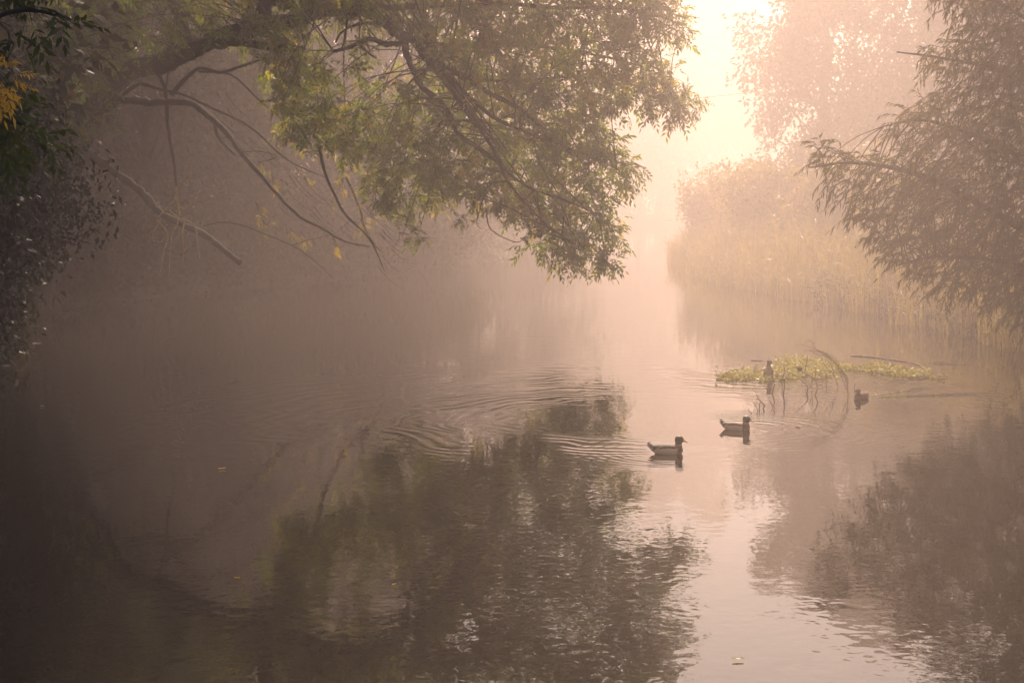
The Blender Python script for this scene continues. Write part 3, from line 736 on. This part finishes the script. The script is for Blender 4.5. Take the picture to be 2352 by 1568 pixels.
# ------------------------------------------------------------------ floating plants
fp = MB(); pad = MB()
def island(x, y):        # density of the mat in photo space
    blobs = [(1668, 868, 22, 8, 1.1), (1700, 862, 26, 10, 1), (1735, 862, 40, 9, 1.0), (1770, 868, 50, 9, 1), (1800, 850, 28, 12, 1.2), (1835, 840, 46, 13, 1.4), (1870, 856, 40, 9, 1), (1905, 842, 40, 9, .9),
             (1960, 848, 50, 5, .6), (2020, 846, 34, 10, 1.2), (2060, 856, 34, 8, .8), (2105, 858, 36, 9, .9), (2150, 869, 26, 4, .6), (1900, 866, 60, 4, .45)]
    return sum(w * np.exp(-((x - a) / sx) ** 2 - ((y - b) / sy) ** 2) for a, b, sx, sy, w in blobs)
N = 44000
fx = rng.uniform(1620, 2200, N); fy = rng.uniform(822, 892, N)
keep = rng.random(N) < island(fx, fy) * .75 * (.55 + .9 * np.array([noise.noise((a_ * .07, b_ * .2, 3.)) * .5 + .5 for a_, b_ in zip(fx, fy)])) ** 2.2 - .22
fx, fy = fx[keep], fy[keep]
pos = np.array([tuple(W(a, b)) for a, b in zip(fx, fy)])
M_ = len(pos)
print('mat plants', M_)
# flat floating leaves
fl = rng.random(M_) < .45
a = rng.uniform(0, 6.283, fl.sum())
simple_leaves(fp, pos[fl] + np.array([0, 0, .015]), np.stack([np.cos(a), np.sin(a), rng.uniform(.0, .5, fl.sum())], 1), rng.uniform(.04, .09, fl.sum()), .045, np.clip(.55 + .2 * rng.standard_normal(fl.sum()), 0, 1), 0)
# upright blades and leafy stems
up = ~fl; n = up.sum()
hgt = rng.uniform(.02, .10, n) * np.array([.7 + 1.5 * max(0, noise.noise((a_ * .035, b_ * .05, 9.))) for a_, b_ in zip(fx[up], fy[up])]) * np.where((fx[up] > 1780) & (fx[up] < 1900), 1.35, 1.0) * np.where(rng.random(n) < .05, 2.4, 1)
simple_leaves(fp, pos[up], np.stack([rng.normal(0, .35, n), rng.normal(0, .35, n), np.ones(n)], 1), hgt, .014, np.where(rng.random(n) < .14, 1, np.clip(.42 + .24 * rng.standard_normal(n), 0, .9)), .1)
for s_ in range(2):
    a = rng.uniform(0, 6.283, n)
    simple_leaves(fp, pos[up] + np.stack([0 * a, 0 * a, hgt * rng.uniform(.4, .9, n)], 1), np.stack([np.cos(a), np.sin(a), rng.uniform(-.1, .5, n)], 1), rng.uniform(.03, .07, n), .026, np.clip(.5 + .2 * rng.standard_normal(n), 0, 1), .1)
tag(fp.build('floating_plants', M_mat), 'yellow green raft of floating water plants', kind='stuff')

# ------------------------------------------------------------------ dead stems, sticks, log
def stems(name, polys, mat, label, cat, group=None, part='stem'):
    """polys: list of (points in the detail-crop grid, depth of the foot, r0, r1)"""
    first = polys[0]
    fo = P(*Z4(*first[0][0]), first[1])
    root = empty(name, (fo.x, fo.y, 0))
    for pts, d, r0, r1 in polys:
        mb = MB()
        pp = [P(*Z4(*q), d - .02 * i) for i, q in enumerate(pts)]
        tube(mb, smooth_path(pp, 4), r0, r1, 5, .06)
        mb.build(part, mat, root, True)
    return tag(root, label, cat, group)
def dfoot(zy): return H * F / (Z4(0, zy)[1] - HY)
stems('dead_branch', [
    ([(1768, 800), (1758, 690), (1750, 620), (1720, 560), (1690, 490), (1600, 360), (1520, 280), (1400, 230), (1280, 180), (1140, 155), (1108, 195)], dfoot(790), .0075, .003),
    ([(1742, 700), (1718, 640), (1690, 560), (1650, 470), (1555, 350), (1470, 285), (1410, 250), (1320, 225)], dfoot(785), .006, .003),
    ([(1775, 640), (1760, 600), (1735, 560), (1705, 500), (1650, 390), (1590, 315), (1545, 270)], dfoot(795), .006, .003),
    ([(1765, 600), (1740, 540), (1680, 470), (1560, 340), (1440, 250), (1360, 205), (1320, 130), (1300, 105), (1262, 95)], dfoot(790) + .05, .006, .003),
    ([(1700, 500), (1620, 400), (1520, 300), (1480, 260), (1460, 230)], dfoot(790) - .05, .007, .003),
    ([(1560, 340), (1480, 300), (1380, 280), (1320, 240), (1215, 232)], dfoot(790) + .1, .008, .004),
    ([(1420, 240), (1340, 230), (1280, 225)], dfoot(790), .006, .004),
    ([(1340, 150), (1345, 125)], dfoot(790), .006, .005),
    ([(1300, 110), (1240, 118), (1238, 148)], dfoot(790), .005, .004)], M_dry,
    'tallest dry branch arching leftwards over the floating plants', 'branch', 'dead branches in the floating plants')
stems('dead_branch', [
    ([(1640, 700), (1636, 670), (1600, 560), (1540, 480), (1480, 420), (1440, 330), (1450, 280)], dfoot(690), .008, .003),
    ([(1600, 560), (1560, 420), (1500, 330)], dfoot(690), .009, .004)], M_dry,
    'dry branch leaning up just left of the tallest arching branch', 'branch', 'dead branches in the floating plants')
stems('dead_branch', [
    ([(1255, 770), (1265, 680), (1210, 620), (1150, 570), (1060, 510), (930, 472)], dfoot(760), .010, .004),
    ([(1265, 690), (1300, 680), (1270, 620)], dfoot(760), .007, .004)], M_dry,
    'dry stem sloping down from the upright duck into the open water', 'branch', 'dead branches in the floating plants')
stems('dead_branch', [
    ([(1352, 790), (1388, 690), (1350, 590), (1270, 540), (1200, 485), (1130, 440), (1075, 428)], dfoot(780), .010, .004),
    ([(1318, 720), (1320, 560), (1325, 500)], dfoot(720), .007, .004),
    ([(1350, 590), (1365, 520), (1350, 490)], dfoot(780), .007, .004)], M_dry,
    'dry branched stem in the water carrying the round brown clump', 'branch', 'dead branches in the floating plants')
stems('dead_branch', [([(960, 785), (975, 690), (972, 600), (958, 575), (975, 480), (968, 400)], dfoot(780), .011, .004),
    ([(950, 680), (945, 600), (1005, 560), (985, 500)], dfoot(690), .006, .003)], M_twig,
    'dark upright stem standing in the water right of the upright duck', 'branch', 'dead branches in the floating plants')
stems('dead_branch', [([(822, 765), (852, 650), (830, 590), (818, 540)], dfoot(760), .009, .004)], M_twig,
    'single thin crooked stem in the water just below the upright duck', 'branch', 'dead branches in the floating plants')
stems('dead_branch', [([(1500, 680), (1495, 640), (1500, 560), (1470, 480)], dfoot(680), .008, .004), ([(1080, 605), (1040, 570), (1000, 560)], dfoot(640), .006, .004), ([(1235, 480), (1250, 380), (1266, 282)], dfoot(560), .008, .005)], M_dry,
    'short straight dry stems among the tallest floating plants', 'branch', 'dead branches in the floating plants')
stems('dead_branch', [([(1842, 700), (1848, 660), (1858, 630)], dfoot(700), .007, .004)], M_twig,
    'lone short stem in the water above the swimming brown duck', 'branch', 'dead branches in the floating plants')
stems('snag', [([(712, 950), (725, 915), (690, 870), (655, 830), (640, 790), (620, 768)], dfoot(950), .010, .004),
    ([(664, 960), (668, 900), (675, 862)], dfoot(955), .008, .005), ([(655, 832), (625, 830)], dfoot(950), .006, .004),
    ([(650, 985), (620, 920), (590, 880)], dfoot(980), .007, .004)], M_twig,
    'small forked dark twig sticking out of the water above the rear drake', 'twig', 'twigs sticking out of the water')
stems('snag', [([(832, 975), (855, 945), (820, 900), (800, 865), (785, 845)], dfoot(970), .007, .004)], M_twig,
    'single kinked twig sticking out of the water right of the forked one', 'twig', 'twigs sticking out of the water')
stems('snag', [([(570, 1010), (545, 985), (528, 965)], dfoot(1010), .007, .004)], M_twig,
    'shortest twig poking up beside the bill of the rear drake', 'twig', 'twigs sticking out of the water')
# round brown clump caught on a stem
def blob(name, c, r, mat, label, cat, squash=.8, parent=None):
    mb = MB()
    n, m = 10, 14
    v = []
    for i in range(n + 1):
        th = math.pi * i / n
        for j in range(m):
            ph = 2 * math.pi * j / m
            rr = r * (1 + .22 * noise.noise((3 * math.cos(ph) * math.sin(th), 3 * math.sin(ph) * math.sin(th), 3 * math.cos(th) + c[0])))
            v.append((c[0] + rr * math.sin(th) * math.cos(ph), c[1] + rr * math.sin(th) * math.sin(ph), c[2] + rr * squash * math.cos(th)))
    q = [(i * m + j, i * m + (j + 1) % m, (i + 1) * m + (j + 1) % m, (i + 1) * m + j) for i in range(n) for j in range(m)]
    mb.add(v, q)
    o = mb.build(name, mat, parent, True, origin=None if parent else c)
    if label: tag(o, label, cat)
    return o
cc = P(*Z4(1165, 458), dfoot(780) - .05)
blob('weed_clump', tuple(cc), .04, M_dry, 'round brown clump caught on a dry stem in the floating plants', 'weed clump', .9)

def stick(name, pts, r0, r1, mat, label, cat='stick', group=None, knots=()):
    mb = MB(); tube(mb, smooth_path(pts, 5), r0, r1, 7, .07)
    c = pts[0]
    return tag(mb.build(name, mat, None, True, origin=(c.x, c.y, c.z)), label, cat, group)
def on_water(px, py, z=.02):
    w = W(px, py); return Vector((w.x, w.y, z))
dl = W(2130, 862).y
stick('driftwood_log', [P(1955, 817, dl + 1.6), P(2000, 820, dl + 1.3), P(2050, 827, dl + .9), P(2095, 834, dl + .5), P(2118, 843, dl + .3), P(2135, 862, dl)],   .024, .014, M_log,
      'long pale bare log resting on the right end of the floating plants', 'log')
stick('floating_stick', [on_water(2138, 834), on_water(2180, 835), on_water(2226, 838)], .012, .006, M_log, 'thin pale stick floating right of the log in dark water')
stick('floating_stick', [P(1724, 827.5, 28.6), P(1738, 828.5, 28.6), P(1752, 829, 28.6)], .014, .012, M_dry, 'short reddish stick poking out left behind the upright duck')
stick('floating_stick', [on_water(2086, 868), on_water(2130, 867), on_water(2176, 869)], .012, .006, M_log, 'thin stick lying flat along the right front edge of the floating plants')

# fallen leaves on the water
def float_leaf(px, py, L, ang, mat, label):
    c = W(px, py)
    v, q = [], []
    n = 6
    for i in range(n + 1):
        t = i / n; w = L * .22 * math.sin(math.pi * min(1, t * .95 + .03)) ** .8
        zc = .012 + .02 * (2 * t - 1) ** 2 * L * 6 * .3
        v += [(L * (t - .5), -w, zc + .006), (L * (t - .5), 0, zc), (L * (t - .5), w, zc + .006)]
    for i in range(n):
        for j in (0, 1): q.append((i * 3 + j, (i + 1) * 3 + j, (i + 1) * 3 + j + 1, i * 3 + j + 1))
    o = mesh_object('fallen_leaf', np.array(v), np.array(q), mat, None, True, np.full(len(q), .8))
    o.location = (c.x, c.y, 0); o.rotation_euler = (0, 0, ang)
    return tag(o, label, 'leaf', 'fallen leaves on the water')
float_leaf(510, 1078, .085, .5, M_orange, 'yellow fallen leaf floating alone on the dark left water')
float_leaf(1695, 1517, .075, .1, M_mat, 'pale fallen leaf on bright water at the bottom of the photo')
float_leaf(97, 934, .06, .3, M_orange, 'dim fallen leaf on the black water near the left edge')
float_leaf(905, 1345, .04, .8, M_orange, 'tiny fallen leaf on the dark reflection left of the bright water')
float_leaf(545, 1330, .045, 0, M_orange, 'smallest brownish fallen leaf on the dark left water below the yellow one')

# ------------------------------------------------------------------ ducks
def flat_mat(name, c, rough=.7, spec=.3, noise_amt=.25, scale=60, c2=None):
    m, nt, out = new_mat(name); L = nt.links
    tc = nt.nodes.new('ShaderNodeTexCoord'); n = nt.nodes.new('ShaderNodeTexNoise'); n.inputs['Scale'].default_value = scale; n.inputs['Detail'].default_value = 3
    L.new(tc.outputs['Object'], n.inputs['Vector'])
    c2 = c2 or tuple(x * (1 - noise_amt) for x in c)
    r = ramp(nt, [(.38, c2), (.62, c)]); L.new(n.outputs[0], r.inputs[0])
    b = nt.nodes.new('ShaderNodeBsdfPrincipled'); b.inputs['Roughness'].default_value = rough
    b.inputs['Specular IOR Level'].default_value = spec
    L.new(r.outputs[0], b.inputs['Base Color']); L.new(b.outputs[0], out.inputs[0])
    return m
D = dict(
    head=flat_mat('drake_head', (.012, .032, .026), .6, .25), breast=flat_mat('drake_breast', (.20, .065, .03)), flank=flat_mat('drake_flank', (.82, .59, .39), .8, .2, .12, 120),
    back=flat_mat('drake_back', (.44, .26, .15), .8, .2, .3, 90), band=flat_mat('drake_wing_edge', (.06, .036, .028)), rump=flat_mat('drake_rump', (.012, .011, .012)),
    white=flat_mat('drake_white', (.78, .74, .68), .7, .2, .05), bill=flat_mat('drake_bill', (.85, .42, .02), .45, .4, .1), eye=flat_mat('duck_eye', (.01, .008, .006), .15, .5),
    hen=flat_mat('hen_plumage', (.36, .21, .12), .85, .2, .6, 70, (.12, .07, .04)), henhead=flat_mat('hen_head', (.22, .13, .075), .85, .2, .5, 90), henbill=flat_mat('hen_bill', (.22, .12, .04), .5, .4))

def ring_loft(mb, secs, sides=16):
    """secs: (x, z, halfwidth, halfheight, pitch) - rings in the plane across the path"""
    v = []
    for (x, z, w, h, pt) in secs:
        for k in range(sides):
            a = 2 * math.pi * k / sides
            u = math.sin(a) * h
            v.append((x - u * math.sin(pt), math.cos(a) * w, z + u * math.cos(pt)))
    n = len(secs)
    q = [(i * sides + k, i * sides + (k + 1) % sides, (i + 1) * sides + (k + 1) % sides, (i + 1) * sides + k) for i in range(n - 1) for k in range(sides)]
    # caps as quads strips
    for base in (0, (n - 1) * sides):
        for k in range(1, sides // 2):
            q.append((base + k - 1 if k > 1 else base, base + k, base + sides - k - 0 if k > 0 else base, base + sides - k + 1 if k > 1 else base + sides - 1)) if False else None
    return np.array(v), q

def duck(name, loc, heading, label, drake=True, pose='swim', head_turn=0.0, scale=1.0, neck=0.0, pitch=0.0):
    import bmesh
    root = empty(name, loc, heading); root.scale = (scale,) * 3
    bm = bmesh.new()
    S = 20
    def loft(secs):
        rings = []
        for (c, ax, w, h) in secs:         # centre, axis (tangent), half width (y), half height
            ax = Vector(ax).normalized(); upv = Vector((0, 1, 0)).cross(ax) * -1
            upv = ax.cross(Vector((0, 1, 0))) * -1
            rings.append([bm.verts.new(Vector(c) + Vector((0, 1, 0)) * (math.cos(2 * math.pi * k / S) * w) + upv * (math.sin(2 * math.pi * k / S) * h)) for k in range(S)])
        for i in range(len(rings) - 1):
            for k in range(S):
                bm.faces.new((rings[i][k], rings[i][(k + 1) % S], rings[i + 1][(k + 1) % S], rings[i + 1][k]))
        bm.faces.new(rings[0]); bm.faces.new(list(reversed(rings[-1])))
    cp, sp = math.cos(pitch), math.sin(pitch)
    def rot(x, z): return (x * cp - z * sp, 0, x * sp + z * cp)
    body = [(-.220, .104, .010, .004), (-.200, .092, .026, .010), (-.175, .078, .042, .022), (-.145, .062, .058, .038), (-.10, .050, .078, .054), (-.05, .044, .092, .066), (.0, .040, .099, .073),
            (.06, .037, .098, .072), (.11, .036, .088, .069), (.155, .037, .070, .062), (.190, .038, .046, .048), (.212, .038, .018, .022)]
    loft([(rot(x, z), rot(1, -.05), w, h) for x, z, w, h in body])
    hx, hz = .0, neck
    nb_ = [((.150, .060), (.25, 1), .056, .060), ((.160, .088), (.1, 1), .047, .048), ((.162, .108 + hz * .4), (.05, 1), .038, .040), ((.162, .130 + hz * .8), (.1, 1), .035, .040),
           ((.165, .148 + hz), (.3, 1), .038, .050), ((.172, .168 + hz), (.3, 1), .040, .054), ((.176, .186 + hz), (.2, 1), .037, .050), ((.176, .202 + hz), (.1, 1), .026, .034), ((.175, .209 + hz), (0, 1), .010, .013)]
    nbase = Vector(rot(.150, .060)) - Vector((.150, 0, .060))
    loft([((x + nbase.x, 0, z + nbase.z), (a, 0, b), w, h) for (x, z), (a, b), w, h in nb_])
    bmesh.ops.recalc_face_normals(bm, faces=bm.faces)
    me = bpy.data.meshes.new('body'); bm.to_mesh(me); bm.free()
    ob = bpy.data.objects.new('body', me); COL.objects.link(ob)
    rm = ob.modifiers.new('r', 'REMESH'); rm.mode = 'VOXEL'; rm.voxel_size = .0045
    sm = ob.modifiers.new('s', 'SMOOTH'); sm.factor = .5; sm.iterations = 5
    dg = bpy.context.evaluated_depsgraph_get(); dg.update()
    me2 = bpy.data.meshes.new_from_object(ob.evaluated_get(dg)); me2.name = 'body'
    ob.modifiers.clear(); ob.data = me2
    # turn the head about the neck
    nx, nz_ = .16 + nbase.x, .10 + nbase.z
    if head_turn:
        for v in me2.vertices:
            if v.co.z > nz_ - .01 and v.co.x > nx - .075:
                f = min(1, max(0, (v.co.z - nz_ + .01) / .05)); a = head_turn * f
                dx, dy = v.co.x - nx, v.co.y
                v.co.x = nx + dx * math.cos(a) - dy * math.sin(a); v.co.y = dx * math.sin(a) + dy * math.cos(a)
    names = ['head', 'breast', 'flank', 'back', 'band', 'rump', 'white'] if drake else ['hen', 'henhead', 'band']
    me2.materials.clear()
    for nme in names: me2.materials.append(D[nme])
    for p in me2.polygons:
        c = p.center; x = c.x * cp + c.z * sp; z = -c.x * sp + c.z * cp; ay = abs(c.y)
        p.use_smooth = True
        neckz = c.z - nbase.z
        isneck = (c.x - nbase.x) > .085 and neckz > .100 + (.012 if x < .13 else 0)
        if drake:
            top = .060 + .012 * math.sin((x + .12) * 9)            # lower border of the folded wing
            k = 2
            if isneck: k = 0 if neckz > .108 else 6
            elif x > .148 - .25 * max(0, .05 - z) or (x > .118 and z > .09): k = 1
            else:
                a = np.array((-.218, .106)); b = np.array((-.146, .056)); pp = np.array((x, z))
                t = max(0, min(1, float(np.dot(pp - a, b - a) / np.dot(b - a, b - a))))
                ds = float(np.linalg.norm(pp - a - t * (b - a)))
                if x < -.14 and ds < .010: k = 6
                elif x < -.100 - (.072 - z) * 1.17: k = 5
                elif z > top and x > -.15:
                    k = 3
                    if z < top + .016 + .012 * math.sin(x * 22 + 1) and -.07 < x < .125: k = 4
                    if z > .104 and ay < .035: k = 4
        else:
            k = 1 if isneck else 0
            if not isneck and z > .06 and ay > .04 and int((x + .3) * 40) % 3 == 0: k = 2
        p.material_index = k
    ob.parent = root
    # bill
    hb = MB()
    secs = [(.206, .158, .019, .020), (.222, .154, .017, .015), (.240, .147, .0165, .010), (.256, .140, .0165, .0065), (.268, .135, .013, .005), (.276, .132, .005, .003)]
    v = []
    m = 10
    for x, z, w, h in secs:
        for k in range(m):
            a = 2 * math.pi * k / m
            v.append((x, math.cos(a) * w, z + hz + math.sin(a) * h))
    v = np.array(v)
    v[:, 0] += nbase.x; v[:, 2] += nbase.z
    ca, sa = math.cos(head_turn), math.sin(head_turn)
    def turn(v):
        dx = v[:, 0] - nx; dy = v[:, 1].copy(); v = v.copy()
        v[:, 0] = nx + dx * ca - dy * sa; v[:, 1] = dx * sa + dy * ca
        return v
    q = [(i * m + k, i * m + (k + 1) % m, (i + 1) * m + (k + 1) % m, (i + 1) * m + k) for i in range(len(secs) - 1) for k in range(m)]
    def child(nme, v, q, mat):
        o = mesh_object(nme, np.asarray(v, float), np.asarray(q), mat, None, True, np.full(len(q), .5)); o.parent = root; return o
    child('bill', turn(v), q, D['bill'] if drake else D['henbill'])
    for s_ in (1, -1):
        ev = []; n1, m1 = 5, 8
        for i in range(n1 + 1):
            th = math.pi * i / n1
            for j in range(m1):
                ph = 2 * math.pi * j / m1
                ev.append((.196 + nbase.x + .0055 * math.sin(th) * math.cos(ph), s_ * .0345 + .004 * math.sin(th) * math.sin(ph), .178 + hz + nbase.z + .0055 * math.cos(th)))
        eq = [(i * m1 + j, i * m1 + (j + 1) % m1, (i + 1) * m1 + (j + 1) % m1, (i + 1) * m1 + j) for i in range(n1) for j in range(m1)]
        child('eye', turn(np.array(ev)), eq, D['eye'])
    if drake:
        tb = MB()
        for s_, zz, rr in ((.012, .100, .020), (-.012, .100, .020), (.004, .104, .026)):
            pts = [(-.15, s_, zz)] + [(-.182 + rr * math.cos(a) * .8 - .0, s_, zz + .004 + rr * math.sin(a)) for a in (-.2 + math.pi, 2.3, 1.5, .8)]
            tube(tb, smooth_path([Vector(p) for p in pts], 3), .005, .002, 5)
        child('tail_curl', np.concatenate(tb.v), np.concatenate(tb.q), D['rump'])
    return tag(root, label, 'duck', 'mallards on the river')

w1 = W(1527, 1041); duck('mallard_drake', (w1.x, w1.y, .0), -.06, 'front drake with dark green head, swimming right on the bright water')
w2 = W(1687, 986); duck('mallard_drake', (w2.x, w2.y, -.008), -.55, 'rear drake angled towards us, swimming right just below the forked twig', neck=-.012, head_turn=.15)
w3 = W(1980, 915); duck('mallard_hen', (w3.x, w3.y, -.004), math.radians(236), 'brown duck swimming with a V wake in front of the floating plants', False, neck=-.035, scale=.95)
w4 = W(1765, 868); duck('mallard_hen', (w4.x, w4.y, .055), math.radians(78), 'brown duck sitting upright with its back to us on the floating plants', False, neck=.0, pitch=.6, head_turn=-1.1, scale=.86)

# ------------------------------------------------------------------ light, haze, sky
SUN_EL, SUN_AZ = math.radians(34), math.radians(5)
SUN_STRENGTH, SUN_ANGLE = 5.0, 6.0
HAZE_DENSITY, HAZE_G = .009, .36
HAZE_COLOR = (1.0, .80, .735)
SKY_STRENGTH = .05
EXPOSURE = 1.87
w = bpy.data.worlds.new('World'); scene.world = w; w.use_nodes = True
nt = w.node_tree; bg = nt.nodes['Background']
sky = nt.nodes.new('ShaderNodeTexSky'); sky.sky_type = 'NISHITA'; sky.sun_disc = False
sky.sun_elevation = SUN_EL; sky.sun_rotation = SUN_AZ; sky.air_density = 1.0; sky.dust_density = 1.0; sky.ozone_density = .3
nt.links.new(sky.outputs[0], bg.inputs[0]); bg.inputs[1].default_value = SKY_STRENGTH
sl = bpy.data.lights.new('sun', 'SUN'); sl.energy = SUN_STRENGTH; sl.angle = math.radians(SUN_ANGLE); sl.color = (1.0, .80, .61)
so = bpy.data.objects.new('sun', sl); COL.objects.link(so)
sd = Vector((math.sin(SUN_AZ) * math.cos(SUN_EL), math.cos(SUN_AZ) * math.cos(SUN_EL), math.sin(SUN_EL)))
so.rotation_euler = sd.to_track_quat('Z', 'Y').to_euler(); so.location = sd * 30

m, nt, out = new_mat('haze_air')
vp = nt.nodes.new('ShaderNodeVolumePrincipled'); vp.inputs['Color'].default_value = (*HAZE_COLOR, 1); vp.inputs['Density'].default_value = HAZE_DENSITY
vp.inputs['Anisotropy'].default_value = HAZE_G
nt.links.new(vp.outputs[0], out.inputs['Volume'])
X0, X1, Y0, Y1, Zb, Zt = -398, 398, -78, 398, -2.6, 35
hv = np.array([(X0, Y0, Zb), (X1, Y0, Zb), (X1, Y1, Zb), (X0, Y1, Zb), (X0, Y0, Zt), (X1, Y0, Zt), (X1, Y1, Zt), (X0, Y1, Zt)], float)
hq = np.array([(0, 3, 2, 1), (4, 5, 6, 7), (0, 1, 5, 4), (1, 2, 6, 5), (2, 3, 7, 6), (3, 0, 4, 7)])
tag(mesh_object('haze', hv, hq, m), 'morning fog filling the river valley', kind='stuff')

# ------------------------------------------------------------------ camera
cam = bpy.data.cameras.new('camera'); co = bpy.data.objects.new('camera', cam); COL.objects.link(co)
co.location = (0, 0, H); co.rotation_euler = (math.radians(90), 0, 0)
cam.sensor_width = 36; cam.lens = F / 2352 * 36; cam.shift_y = -(784 - HY) / 2352
cam.clip_end = 2000; cam.clip_start = .1
scene.camera = co

scene.render.engine = 'CYCLES'
cy = scene.cycles
cy.volume_bounces = 0; cy.max_bounces = 8; cy.diffuse_bounces = 2; cy.glossy_bounces = 3; cy.transmission_bounces = 3; cy.transparent_max_bounces = 4
cy.use_denoising = True
cy.sample_clamp_indirect = 6; cy.caustics_reflective = False; cy.caustics_refractive = False
vs = scene.view_settings; vs.view_transform = 'Standard'; vs.look = 'None'; vs.exposure = EXPOSURE; vs.gamma = 1
